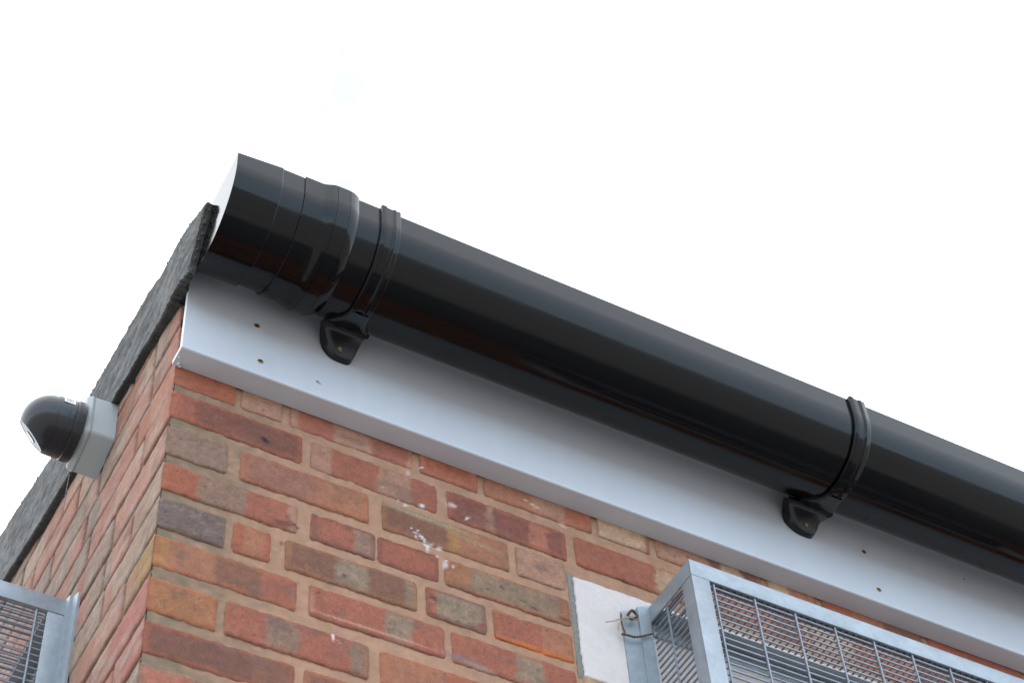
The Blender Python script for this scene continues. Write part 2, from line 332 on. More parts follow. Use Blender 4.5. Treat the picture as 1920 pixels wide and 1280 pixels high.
building = thing('brick_building', 'corner of a weathered red brick building with white fascia and grey roof verge', 'building', (0, 0, -3850))
XL, ZL0, ZL1 = 677, -318, -110        # lintel
rng = random.Random(4)
w = Wall()
for k in range(-3, 11):
    if k in FRONT: row = list(FRONT[k])
    else:
        row = []; x = 0; first = True
        while x < 1850:
            Lb = 102 if (first and k % 2 == 0) or rng.random() < .15 else 214
            nm = [rng.choice(['red', 'ored', 'tan', 'brown', 'gbrown', 'beige', 'pink']) for _ in range(3)]
            row.append((x, x + Lb, [(rng.uniform(.25, .45), nm[0]), (rng.uniform(.55, .8), nm[1]), (1, nm[2])], rng.choice([None, 'ored', 'dred']))); x += Lb + 11; first = False
    x = row[-1][1] + 11
    lim = 1850 if k < 2 else (XL - 10 if k <= 4 else 1850)
    while x < lim:
        Lb = 214; nm = [rng.choice(['red', 'ored', 'tan', 'brown', 'pbeige', 'pink', 'dred']) for _ in range(3)]
        if x + Lb > lim and k in (2, 3, 4): Lb = lim - x
        if Lb > 30: row.append((x, x + Lb, [(rng.uniform(.25, .45), nm[0]), (rng.uniform(.55, .8), nm[1]), (1, nm[2])], rng.choice([None, 'ored', 'dred'])))
        x += Lb + 11
    for i, (x0, x1, bands, rim) in enumerate(row):
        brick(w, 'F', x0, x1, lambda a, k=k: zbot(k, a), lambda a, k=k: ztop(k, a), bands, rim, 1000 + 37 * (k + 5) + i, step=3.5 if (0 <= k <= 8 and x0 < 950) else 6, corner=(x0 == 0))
# mortar sheet, slightly behind the brick faces; left out behind the lintel
def mortar_front(x0, x1, z0, z1, st):
    X, Z = np.meshgrid(np.arange(x0, x1 + .1, st), np.arange(z0, z1 + .1, st), indexing='ij')
    D = 2.2 + .9 * fbm(X / 12, Z / 12, 0, 5) + .5 * vnoise(X / 5, Z / 5, 0, 6)
    if x0 == 2: X = np.where(X < 3, 3.0, X); 
    c = np.zeros(X.shape + (3,)); c[:] = C3(*MORT)
    c = c * (1 + .12 * fbm(X / 30, Z / 30, 0, 8) + .08 * vnoise(X / 6, Z / 6, 0, 9))[..., None]
    g = np.clip(1 - X / 190 + .6 * fbm(X / 16, Z / 9, 0, 10), 0, 1) * .8           # green grey weathering towards the corner
    gc = C3(112, 108, 92); c = c * (1 - g[..., None]) + gc * g[..., None]
    P = np.stack([X, D, Z], -1); w.grid(P, c * np.array([.84, .79, .74]), 1)
mortar_front(2, 962, -700, 76, 4); mortar_front(962, 1850, -116, 76, 7); mortar_front(962, 1850, -700, -310, 10)
mortar_front(2, 1850, 76, 320, 16)
WH = (205, 200, 198)
sp = [(151, -49, 7, 4, -.5, (40, 36, 38), .95), (284, -276, 3.2, 3.2, 0, (62, 50, 45), .9), (187, -250, 2.5, 2.5, 0, (70, 48, 38), .9), (214, -315, 3, 2.5, 0, (110, 95, 85), .8),
      (190, -212, 16, 5, .1, (100, 58, 50), .8), (205, -207, 8, 1.6, -.3, (60, 36, 32), .9), (455, -395, 1.5, 1.5, 0, (80, 50, 40), .8),
      (402, -144, 3.5, 1.6, -.8, WH, .9), (412, -141, 6, 2.2, -.6, WH, .95), (418, -149, 5, 2, -.9, WH, .95), (425, -150, 6, 1.8, .3, WH, .9), (423, -158, 2, 6, .1, WH, .85), (442, -150, 4, 2.4, 0, WH, .9),
      (437, -168, 1.4, 4, .3, WH, .85), (450, -182, 2.2, 7, .1, WH, .9), (452, -174, 2.5, 2, 0, WH, .8), (462, -182, 2, 2, 0, WH, .85), (415, 15, 3, 1.6, -.2, WH, .9), (414, -71, 4, 3, 0, WH, .95),
      (466, -47, 7, 4.5, 0, (200, 165, 155), .8), (491, -66, 1.6, 5, -.5, WH, .8), (496, -62, 3, 1, .5, WH, .7), (400, -136, 2, 2, 0, WH, .7), (395, -128, 1.6, 1.6, 0, WH, .8), (405, -129, 1.2, 1.2, 0, WH, .7),
      (613, 23, 14, 1, -.35, (215, 185, 165), .7), (671, 3, 6, 3, -.3, (205, 170, 150), .7), (387, -80, 2.4, 1.4, 0, WH, .9), (375, -75, 2, 1.2, 0, WH, .6), (345, -60, 2, 1, 0, WH, .6),
      (268, -398, 1.3, 7, .05, (222, 200, 195), .8), (277, -404, 1.2, 4, .1, (222, 200, 195), .7), (282, -384, 6, 4, 0, (165, 105, 110), .5), (395, -15, 2, 2, 0, WH, .6), (392, -5, 2, 6, 0, (205, 190, 180), .6),
      (520, -205, 3, 2, .2, (60, 42, 38), .8), (545, -190, 4, 2, -.5, (58, 44, 40), .85), (600, -212, 8, 2.4, -.25, (80, 50, 40), .8), (655, -214, 10, 3, -.1, (70, 52, 46), .8), (580, -204, 10, 1.4, -.2, (90, 60, 48), .6),
      (428, -262, 6, 5, 0, (92, 54, 46), .85), (424, -268, 5, 3, 0, (170, 120, 100), .5), (505, -285, 6, 4, .3, (130, 62, 48), .8), (470, -330, 40, 4, -.05, (205, 135, 115), .0),
      (465, -362, 26, 5, -.15, (120, 108, 110), .5), (500, -367, 22, 4, -.1, (150, 130, 115), .6), (600, -293, 60, 5, .0, (196, 104, 46), .55), (235, -345, 3, 18, 0, (172, 128, 108), .5),
      (330, -362, 80, 2.2, 0, (196, 140, 116), .6), (415, -96, 70, 5, -.02, (150, 138, 112), .65), (500, -112, 40, 4, -.1, (140, 130, 100), .5), (290, -178, 6, 4, 0, (90, 64, 58), .5)]
spots(w, sp)
wallF = make('wall', np.concatenate(w.v), w.f, [M['brick'], M['mortar']], building, cols=np.concatenate(w.c), ang=0, fmats=w.m)
wallF['label'] = 'front brick wall in mixed red, orange and grey bricks'
# left (side) wall
w = Wall()
for k in range(-7, 12):
    y = 0; i = 0; r2 = random.Random(50 + k)
    first = {0: 152, 1: 106, 2: 204, 3: 112, 4: 205, 5: 104, 6: 212, 7: 104, -1: 104, -2: 106}.get(k, 210 if k % 2 == 0 else 103)
    while y < 1500:
        Lb = first if i == 0 else r2.choice([214, 214, 208, 103, 218])
        nm = [r2.choice(LPAL) for _ in range(3)]
        if k == 5 and i == 0: nm = [(172, 138, 80), (160, 128, 76), (178, 132, 96)]
        if k in (0, 1) and i == 0: nm = [(186, 122, 102), (182, 134, 112), (178, 116, 96)]
        if k in (6, 7) and i < 2: nm = [(184, 116, 106), (178, 112, 104), (176, 134, 118)]
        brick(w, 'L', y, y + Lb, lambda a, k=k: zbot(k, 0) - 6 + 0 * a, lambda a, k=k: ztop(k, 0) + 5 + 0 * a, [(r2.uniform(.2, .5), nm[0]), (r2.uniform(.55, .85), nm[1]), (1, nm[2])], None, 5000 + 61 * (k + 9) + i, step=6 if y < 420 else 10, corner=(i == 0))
        y += Lb + r2.uniform(6, 10); i += 1
Y, Z = np.meshgrid(np.arange(2, 1501, 7), np.arange(-760, 640, 7), indexing='ij')
D = 3.2 + .8 * fbm(Y / 12, Z / 12, 0, 25); c = np.zeros(Y.shape + (3,)); c[:] = C3(118, 84, 66); c = c * (1 + .3 * fbm(Y / 25, Z / 25, 0, 28))[..., None]
g = np.clip(fbm(Y / 40, Z / 30, 0, 30) * 2, 0, 1)[..., None]; c = c * (1 - g) + C3(128, 118, 102) * g
Y = np.where(Y < 3, 3.3, Y); w.grid(np.stack([D, Y, Z], -1)[::-1], c[::-1] * KB)
# the wall stops under the roof line
V = np.concatenate(w.v); Cc = np.concatenate(w.c)
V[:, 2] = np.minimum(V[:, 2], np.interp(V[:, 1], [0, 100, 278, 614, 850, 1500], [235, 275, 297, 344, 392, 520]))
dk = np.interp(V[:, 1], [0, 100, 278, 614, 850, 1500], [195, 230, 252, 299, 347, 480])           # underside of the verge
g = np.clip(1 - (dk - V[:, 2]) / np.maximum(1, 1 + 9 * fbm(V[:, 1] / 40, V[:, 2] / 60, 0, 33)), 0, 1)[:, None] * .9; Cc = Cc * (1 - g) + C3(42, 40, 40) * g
g = np.clip(fbm(V[:, 1] / 60, V[:, 2] / 16, 0, 36) * 1.8 - .3, 0, .6)[:, None]; Cc = Cc * (1 - g) + C3(150, 142, 130) * g
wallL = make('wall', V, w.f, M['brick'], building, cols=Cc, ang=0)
wallL['label'] = 'side brick wall in dull pink and grey bricks'
# plain brickwork below what the photograph shows
w = Wall(); r3 = random.Random(9)
for k in range(-15, 51):
    zb = 5 - 76 * k; x = 0 if k % 2 else -112
    if k >= -3:
        if k <= 10: x += 1850 - 1850 % 225 + 225
        while x < 6000:
            a0, a1 = max(x, 0), min(x + 214, 6000); nm = C3(*PAL[r3.choice(['red', 'ored', 'tan', 'brown', 'beige', 'dred'])])
            A, Q = np.meshgrid([a0, a0 + .5, a1 - .5, a1], [zb, zb + .5, zb + 63.5, zb + 64], indexing='ij'); D = np.full(A.shape, -.5); D[[0, -1], :] = 6; D[:, [0, -1]] = 6
            w.grid(np.stack([A, D, Q], -1), np.ones(A.shape + (3,)) * nm); x += 225
    if True:
        y = 0 if k % 2 == 0 else -112
        if k <= 11: y += 1500 - 1500 % 225 + 225
        while y < 5000:
            if zb > 480 + (y - 1500) * .2 and y >= 1500: y += 225; continue
            a0, a1 = max(y, 0), min(y + 214, 5000); nm = C3(*r3.choice(LPAL))
            A, Q = np.meshgrid([a0, a0 + .5, a1 - .5, a1], [zb, zb + .5, zb + 63.5, zb + 64], indexing='ij'); D = np.full(A.shape, -.5); D[[0, -1], :] = 6; D[:, [0, -1]] = 6
            w.grid(np.stack([D, A, Q], -1)[::-1], np.ones(A.shape + (3,)) * nm); y += 225
A, Q = np.meshgrid([1850, 6000], [-700, 255], indexing='ij'); w.grid(np.stack([A, A * 0 + 2.2, Q], -1), np.ones(A.shape + (3,)) * C3(*MORT))
A, Q = np.meshgrid([1500, 5000], [-760, 255], indexing='ij'); Q[0, 1] = 500; Q[1, 1] = 1180; w.grid(np.stack([A * 0 + 3.3, A, Q], -1)[::-1], np.ones(A.shape + (3,)) * C3(*MORT))
A, Q = np.meshgrid([3, 6000], [-3850, -700], indexing='ij'); w.grid(np.stack([A, A * 0 + 2.2, Q], -1), np.ones(A.shape + (3,)) * C3(*MORT))
A, Q = np.meshgrid([3, 5000], [-3850, -760], indexing='ij'); w.grid(np.stack([A * 0 + 3.3, A, Q], -1)[::-1], np.ones(A.shape + (3,)) * C3(*MORT))
wl = make('wall', np.concatenate(w.v), w.f, M['brick'], building, cols=np.concatenate(w.c), ang=0, smooth=False)
wl['label'] = 'lower brickwork of the walls down to the ground'
# concrete lintel with ragged grey joint at its left end
X, Z = np.meshgrid(np.concatenate([[XL, XL + 1], np.arange(XL + 4, 1850, 5)]), np.concatenate([[ZL0], np.arange(ZL0 + 1, ZL1 - 1, 5), [ZL1]]), indexing='ij')
D = -1.5 + .5 * fbm(X / 20, Z / 20, 0, 40); ed = (X < XL + .5) | (Z <= ZL0 + .1) | (Z >= ZL1 - .1); D = np.where(ed, 8, D)
X = X + np.where(X < XL + 2, 2.5 * fbm(Z / 7, Z * 0, 0, 41), 0); Z = Z + np.where(Z > ZL1 - 6, 1.6 * fbm(X / 9, X * 0, 0, 43), 0)
w2 = Wall(); w2.grid(np.stack([X, D, Z], -1), np.ones(X.shape + (3,)))
make('lintel', np.concatenate(w2.v), w2.f, M['render'], building, ang=0)
mb = MB(); mb.box(XL - 9, XL + 3, 1.2, 6, ZL0 - 4, ZL1 + 5, .5)
M['cement'] = pmat('grey_cement', L4(118, 116, 110), .9, noise=(200, .25, 4, (1, 1, 1)), bump=(300, .6, .002))
mb.build('lintel_joint', M['cement'], building)

# white fascia board: face, rounded nosing and bottom return
def extrude_x(sec, x0, x1, nx=2, skew=None):
    xs = np.linspace(x0, x1, nx); n = len(sec); v = []
    for x in xs: v += [(x, y, z) for y, z in sec]
    f = [(i * n + j, (i + 1) * n + j, (i + 1) * n + (j + 1) % n, i * n + (j + 1) % n) for i in range(nx - 1) for j in range(n)]
    f += [tuple(range(n)), tuple((nx - 1) * n + j for j in range(n))[::-1]]
    return v, f
def arc(cy, cz, r, a0, a1, n): return [(cy + r * math.cos(math.radians(a0 + (a1 - a0) * i / n)), cz + r * math.sin(math.radians(a0 + (a1 - a0) * i / n))) for i in range(n + 1)]
ZF = 45
sec = [(-1.5, ZF), (-1.5, ZF + 9), (-31, ZF + 9), (-31, 318), (-40, 318)] + arc(-36, ZF + 4, 4, 180, 270, 6)
v, f = extrude_x(sec, -6, 6000, 60)
fascia = make('fascia_board', v, f, M['pvc'], building, ang=40)
def screw(x, z, y, parent, mat=None, r=4.6, name='screw'):
    mb = MB(); mb.lathe([(0, r), (.8, r), (1.3, r * .8), (1.3, r * .45), (.4, r * .3)], (x, y, z), (0, -1, 0), 20)
    for a in (0, 1):
        mb.box(x - (r * .5 if a else .5), x + (r * .5 if a else .5), y - 1.5, y - 1.2, z - (.5 if a else r * .5), z + (.5 if a else r * .5), 0, 1)
    o = mb.build(name, [mat or M['brass'], M['hole']], building if parent is fascia else parent)
    return o
for i, (x, z) in enumerate([(110, 160), (120, 77), (1278, 166), (1288, 77)]): sub(screw(x, z, -40, fascia), fascia)
M['scuff'] = pmat('scuff', L4(120, 118, 120), .7)
mb = MB(); mb.lathe([(0, 2.2), (.5, 1.6)], (1511, -40, 196), (0, -1, 0), 10); sub(mb.build('nail_hole', M['hole'], building), fascia)
mb = MB(); mb.lathe([(0, 3.2), (.4, 1.8)], (216, -40, 79), (0, -1, 0), 7); mb.lathe([(0, 2), (.4, 1.4)], (220, -40, 76.5), (0, -1, 0), 7); sub(mb.build('chip', M['scuff'], building), fascia)
mb = MB()
for x, y, z, r in [(-2, -20, 44, 2), (2, -8, 44, 3), (5, -5, 42, 2)]:
    mb.lathe([(-r, .4), (-r * .6, r * .8), (0, r), (r * .6, r * .8), (r, .3)], (x, y, z), (.2, .1, 1), 10)
sub(mb.build('sealant', M['pvc'], building), fascia)

# roof verge: weathered felt-covered edge board with mossy top and a rolled end
vb = [(-170, 150), (-84, 164), (-30, 184), (100, 230), (278, 252), (440, 274), (614, 299), (850, 347), (1500, 480), (5000, 1180)]
def xo(y): return -28 + 13 * min(1, max(0, (y + 60) / 150.0))          # the overhang narrows away from the eaves
vt = [(-170, 262), (-143, 270), (-110, 286), (20, 350), (156, 402), (300, 420), (445, 437), (649, 482), (884, 549), (964, 568), (1500, 705), (5000, 1400)]
ys = np.concatenate([np.linspace(-146, 900, 300), np.linspace(910, 1500, 40), np.linspace(1600, 5000, 30)])
zb = np.interp(ys, *zip(*vb)); zt = np.interp(ys, *zip(*vt))
zb = zb + 2.0 * fbm(ys / 30, ys * 0, 0, 60) + np.where(ys < 0, 6, 1) * np.abs(fbm(ys / 9, ys * 0, 0, 62)) ; zt = zt + 1.4 * fbm(ys / 60, ys * 0, 0, 61) + 2.2 * np.maximum(0, vnoise(ys / 11, ys * 0, 0, 63) - .35)
# slanting, ragged end: the lower edge starts further back than the top
sec_n = 30; G = []; CC = []
for i, y in enumerate(ys):
    row = []; crow = []
    e = np.clip((y + 146) / 12, 0, 1)
    xin = -19.2 + 5.0 * (y + 247) / 206 + .6 if y < -43 else (-7 if y < -1 else 1.5)
    loop = []
    # outer face bottom -> top, then rounded top, then inner side down, then underside
    for q in np.linspace(0, 1, 16): loop.append((xo(y), q))
    loop += [(xo(y) + 1, 1.02), (xo(y) + 3, 1.035), (xo(y) + 6, 1.045), (xin - 1, 1.045), (xin, 1.045)]
    for q in np.linspace(.93, 0.0, 8): loop.append((xin, q))
    loop += [(xo(y) + 5, -.005)]
    for x, q in loop:
        if x < -25: x = x
        z = zb[i] + (zt[i] - zb[i]) * q
        yy = y
        if y < -60: yy = y + (-60 - y) * (0.62 * (1 - max(0, min(1, q))) ** .9)      # slant of the end
        nn = 1.5 * fbm(yy / 16, z / 16, x / 20, 70) + .9 * vnoise(yy / 4.5, z / 4.5, x / 9, 71)
        if y < -34 and x > xo(y) + 6: nn = 0 
        xx = x + (nn if x < xo(y) + 7 else 0)
        if i == 0: yy -= 0; 
        row.append((xx, yy + (2.5 * vnoise(z / 5, x / 5, 0, 75) if i < 3 else 0), z))
        t = .5 + .9 * fbm(yy / 34 + z / 60, z / 9, 0, 72); t = np.clip(t, 0, 1)
        base = C3(58, 58, 56) * (1 - t) + C3(112, 112, 110) * t
        moss = np.clip((q - .86) * 5 + .8 * fbm(yy / 18, z / 18, 0, 73), 0, 1) * .8; base = base * (1 - moss) + C3(78, 76, 68) * moss
        rd = np.clip((q - .95) * 18, 0, 1) * .6; base = base * (1 - rd) + C3(104, 82, 70) * rd
        endm = np.clip(1 - (yy + 150) / 75 + .5 * fbm(yy / 14, z / 14, 0, 74), 0, 1) * .8; base = base * (1 - endm) + C3(66, 68, 62) * endm
        if x > xo(y) + 4 or q < 0: base = C3(56, 56, 54) * (1 + .0 * q)
        low = np.clip((.1 - q) * 8, 0, 1) * .5; base = base * (1 - low) + C3(110, 113, 112) * low if (q >= 0 and x < xo(y) + 4) else base
        crow.append(base)
    G.append(row); CC.append(crow)
G = np.array(G, float); CC = np.array(CC); a, b = G.shape[:2]
idx = np.arange(a * b).reshape(a, b); F = []
for i in range(a - 1):
    for j in range(b): F.append((int(idx[i, j]), int(idx[i, (j + 1) % b]), int(idx[i + 1, (j + 1) % b]), int(idx[i + 1, j])))
F.append(tuple(int(t) for t in idx[0])[::-1]); F.append(tuple(int(t) for t in idx[-1]))
verge = make('verge_board', G.reshape(-1, 3), F, M['verge'], building, cols=CC.reshape(-1, 3), ang=60)
# mossy crumbs along the top and the end of the verge
mb = MB(); r4 = random.Random(3)
for _ in range(90):
    y = r4.uniform(-140, 900); z = float(np.interp(y, *zip(*vt))) + r4.uniform(-2, 2.5); r = r4.uniform(.8, 3.0) * r4.uniform(.5, 1)
    mb.lathe([(-r, .3), (-r * .5, r * .8), (r * .3, r), (r, .3)], (xo(y) + r4.uniform(-.5, 4), y, z), (r4.uniform(-1, 1), r4.uniform(-1, 1), 1), 6)
for _ in range(26):
    q = r4.random(); z = 168 + 96 * q; y = -100 - 42 * q + r4.uniform(-4, 4); r = r4.uniform(1, 2.8)
    mb.lathe([(-r, .3), (0, r), (r * 1.5, .3)], (r4.uniform(-27, -20.5), y, z), (r4.uniform(-1, 1), -1, r4.uniform(-1, 1)), 6)
M['moss'] = pmat('moss', L4(88, 78, 68), .95, noise=(300, .5, 3, (1, 1, 1)))
mo = mb.build('moss', M['moss'], building, smooth=False); mo['kind'] = 'stuff'; sub(mo, verge)
# black underside between the verge board and the bricks
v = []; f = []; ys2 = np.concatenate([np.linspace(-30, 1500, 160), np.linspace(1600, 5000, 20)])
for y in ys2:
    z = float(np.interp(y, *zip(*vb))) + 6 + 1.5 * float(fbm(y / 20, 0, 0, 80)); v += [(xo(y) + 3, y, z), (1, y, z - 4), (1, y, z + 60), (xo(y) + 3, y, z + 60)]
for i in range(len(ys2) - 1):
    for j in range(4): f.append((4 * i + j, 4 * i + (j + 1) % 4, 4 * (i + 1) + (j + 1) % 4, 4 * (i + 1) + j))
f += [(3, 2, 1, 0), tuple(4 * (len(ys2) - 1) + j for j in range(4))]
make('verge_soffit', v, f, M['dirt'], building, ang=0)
# roof slab behind the fascia
mb = MB(); mb.add([(3, -28, 300), (6000, -28, 300), (6000, 5000, 1330), (3, 5000, 1330), (3, -28, 255), (6000, -28, 255), (6000, 5000, 1100), (3, 5000, 1100)],
                  [(0, 1, 2, 3), (7, 6, 5, 4), (0, 4, 5, 1), (1, 5, 6, 2), (2, 6, 7, 3), (3, 7, 4, 0)])
mb.build('roof', M['roof'], building, smooth=False)
# inner core that keeps light out of the building
mb = MB(); mb.box(14, 5990, 14, 4990, -3850, 250, 0); mb.build('core', M['dirt'], building, smooth=False)

# ------------------------------------------------------------------ gutter
gut = thing('gutter', 'glossy black half round rain gutter running along the white fascia', 'gutter', (0, -144, 171))
YC, ZC, ZLIP = -150, 252, 290
def skewx(x, y): return x + (5.0 * (y + 247) / 206.0)
def section(r, n=72, zl=None):
    r = r - 6; zl = zl or ZLIP
    pts = [(YC - r, zl)] + [(YC + r * math.cos(a), ZC + r * math.sin(a)) for a in np.linspace(math.pi, 2 * math.pi, n + 1)] + [(YC + r, ZLIP)]
    return [(min(y, -41.2), z) for y, z in pts]
def loft(profile, name, mat, parent, closed_top=True, skew_first=False, ang=24, lip=0):
    v = []; S = [section(r, zl=(279 + (x + 19) * .105 if skew_first else None)) for x, r in profile]; n = len(S[0])
    for (x, r), s in zip(profile, S): v += [((skewx(x, y) if skew_first and x < 0 else x), y, z) for y, z in s]
    k = len(profile); f = [(i * n + j, (i + 1) * n + j, (i + 1) * n + j + 1, i * n + j + 1) for i in range(k - 1) for j in range(n - 1)]
    f += [(i * n + n - 1, (i + 1) * n + n - 1, (i + 1) * n, i * n) for i in range(k - 1)] if closed_top else []
    f += [tuple(range(n)), tuple((k - 1) * n + j for j in range(n))[::-1]]
    return make(name, v, f, mat, parent, ang=ang)
# channel: real trough with 3 mm walls
so = section(100); si = [(YC + (y - YC) * .965, ZC + (z - ZC) * .965 if z < ZC else z) for y, z in so]
sec = so + si[::-1]
v, f = extrude_x(sec, 30, 6000, 120); make('gutter_channel', v, f, M['black'], gut, ang=40)
# stop end
end = loft([(-19, 103.2), (-18.6, 103.6), (20, 103.6), (56.4, 103.6), (57, 103.2), (57.2, 99.6)], 'stop_end', M['black2'], gut, skew_first=True)
conn = loft([(94.6, 100.4), (95, 102.8), (95.8, 103.2), (124, 103.2), (128, 103.8), (134, 105.8), (139, 108), (143, 109.2), (146.8, 109.6), (147, 108.9), (147.6, 108.9), (147.8, 109.8),
             (168.6, 109.8), (168.8, 109.1), (169.4, 109.1), (169.6, 109.6), (174, 108.8), (179, 107.2), (183, 105.2), (186.5, 102.8), (188.5, 100.4)], 'union_connector', M['black2'], gut, ang=14)
def bracket(c, right=46, name='gutter_bracket'):
    """strap round the gutter, cradle flaring back to the fascia, and the screw plate; c = middle of the strap"""
    mb = MB()
    prof = [(-17, 100.5), (-17, 105.6), (-16, 106.6), (-8.5, 106.6), (-7.5, 104.9), (2.6, 104.4), (3.4, 105.6), (8.2, 106.4), (9, 105.4), (9.6, 105), (15.4, 105.8), (16.6, 105), (17, 100.5)]
    S = [section(r, 72) for _, r in prof]; n = len(S[0]); v = []
    for (x, r), s in zip(prof, S): v += [(c + x, y, z + (3 if j == 0 else 0)) for j, (y, z) in enumerate(s)]
    k = len(prof); f = [(i * n + j, (i + 1) * n + j, (i + 1) * n + j + 1, i * n + j + 1) for i in range(k - 1) for j in range(n - 1)]
    f += [(i * n + n - 1, (i + 1) * n + n - 1, (i + 1) * n, i * n) for i in range(k - 1)] + [tuple(range(n)), tuple((k - 1) * n + j for j in range(n))[::-1]]
    mb.add(v, f)
    # screw plate and cradle: one moulded sheet from the plate's rounded foot up and round under the gutter
    rr_ = right / 46.0; ll_ = 1.3 if right > 50 else 1.0
    sh = -12 if right > 50 else 0
    L_ = [(-47, 144.2, 7, 17), (-50, 144.8, 1, 22), (-51.8, 146.5, -4, 25.5), (-53.3, 149, -8.5, 28), (-55.5, 153, -13, 30), (-58.3, 158, -17, 31.5), (-62, 165, -21, 33), (-66, 172, -25, 35), (-70, 178.5, -28.5, 37),
          (-74, 183, -32, 39), (-79, 184, -36, 40)]
    rows = [(y, z, (xl * ll_ if xl < 0 else xl) + sh * max(0, min(1, (205 - z) / 40)), xr * (rr_ if z > 180 else 1) + sh * max(0, min(1, (205 - z) / 40))) for y, z, xl, xr in L_]
    for y, xl, xr in ((-87, -36, 35), (-95, -32, 30), (-103, -28, 26), (-112, -23, 22), (-121, -19, 19), (-136, -17.2, 17.2)):
        rows.append((y, ZC - math.sqrt(101.2 ** 2 - (y - YC) ** 2), xl, xr))
    vs = []; nc = 13
    for i, (y, z, xl, xr) in enumerate(rows):
        plate = i < 11
        for q in range(nc):
            if q == 0 or q == nc - 1: x = xl if q == 0 else xr; dy, inn = None, 1
            else:
                u = (q - 1) / (nc - 3); u = .5 - .5 * math.cos(math.pi * u) if False else u; x = xl + (xr - xl) * u; e = min(u, 1 - u); inn = 0; off = 2.2 * math.exp(-e * 26)
                x = x + (.6 if u < .02 else (-.6 if u > .98 else 0))
            if inn:
                if plate: vs.append((c + x, {7: -43, 8: -48, 9: -56, 10: -68}.get(i, -40.5), z + {7: 2, 8: 5, 9: 9, 10: 10}.get(i, 0)))
                else:
                    a = math.atan2(z - ZC, y - YC); vs.append((c + x, YC + 94.3 * math.cos(a), ZC + 94.3 * math.sin(a)))
            else:
                if plate: vs.append((c + x, y + off, z + (off * .2 if i < 3 else 0)))
                else:
                    a = math.atan2(z - ZC, y - YC); R_ = 101.2 - off; vs.append((c + x, YC + R_ * math.cos(a), ZC + R_ * math.sin(a)))
    f = [(k_ * nc + j, k_ * nc + j + 1, (k_ + 1) * nc + j + 1, (k_ + 1) * nc + j) for k_ in range(len(rows) - 1) for j in range(nc - 1)]
    f += [tuple(range(nc))[::-1]]
    mb.add(vs, f, 1)
    mb.box(c - 15, c + 15, -56.5, -40.3, 170, 286, 1.5)
    M.setdefault('black3', pmat('black_bracket_plastic', (.0035, .004, .005, 1), .24, ior=1.45, bump=(30, .04, .005)))
    o = mb.build(name, [M['black2'], M['black3']], gut, ang=48)
    o['label'] = 'black bracket with rounded screw plate'
    m2 = MB(); m2.lathe([(0, 4), (1, 3.8), (1.6, 2.6), (1, 1.2)], (c + (3 if right < 50 else -6), -57.6, 156), (0, -.87, -.5), 16)
    M.setdefault('dullbrass', pmat('dull_brass', L4(112, 108, 80), .45, metal=.5))
    sub(m2.build('screw', M['dullbrass'], gut), o)
    return o
b1 = bracket(242); b2 = bracket(1146, 58)
mb = MB(); mb.lathe([(0, 5), (14, 5), (16, 3)], (293, -50, 232), (0, -.3, -1), 16); sub(mb.build('clip', M['black2'], gut), b1)

# ------------------------------------------------------------------ security camera on the side wall
cc = thing('security_camera', 'black turret security camera on a pale grey junction box under the roof verge', 'security camera', (0, 318, 195))
quad = [(284, 258), (275, 160), (352, 134), (366, 232)]
def rquad(q, rad, n=5):
    out = []; k = len(q)
    for i in range(k):
        p = np.array(q[i], float); a = np.array(q[i - 1], float); b = np.array(q[(i + 1) % k], float)
        da = (a - p) / np.linalg.norm(a - p) * rad; db = (b - p) / np.linalg.norm(b - p) * rad
        for t in np.linspace(0, 1, n): out.append(tuple((1 - t) ** 2 * (p + da) + 2 * t * (1 - t) * p + t * t * (p + db)))
    return out
def prism(mb, outl, xs):
    c = np.mean(outl, 0); v = []; n = len(outl)
    for x, s in xs:
        for q in outl: p = c + (np.array(q) - c) * s; v.append((x, p[0], p[1]))
    f = [(i * n + j, i * n + (j + 1) % n, (i + 1) * n + (j + 1) % n, (i + 1) * n + j) for i in range(len(xs) - 1) for j in range(n)]
    f += [tuple(range(n))[::-1], tuple((len(xs) - 1) * n + j for j in range(n))]; mb.add(v, f)
mb = MB(); prism(mb, rquad(quad, 6), [(-1, 1), (-40, .985), (-41, .96)]); jb = mb.build('junction_box', M['boxgrey'], cc)
mb = MB(); prism(mb, rquad(quad, 9), [(-41, .97), (-41.5, 1.0), (-45, 1.02), (-46.5, 1.0), (-52, .985), (-54, .95)]); sub(mb.build('lid', M['boxgrey'], cc), jb)
c0 = (-54, 316, 190); AX = (-1, 0, 0)
mb = MB(); mb.lathe([(0, 50), (1, 51.5), (16, 51), (17, 50)], c0, AX, 72)
for i in range(60):      # grip ribs round the base ring
    a = 2 * math.pi * i / 60; y, z = c0[1] + 51.3 * math.cos(a), c0[2] + 51.3 * math.sin(a)
    mb.tube([(-59, y, z), (-67, y, z)], .3, 5)
mb.build('base_ring', M['camblack'], cc)
mb = MB(); mb.lathe([(17, 49), (17.6, 50.6), (30, 50.4), (42, 49.9), (47, 49.3), (47.4, 48.6)], c0, AX, 72); mb.build('camera_body', M['camblack'], cc)
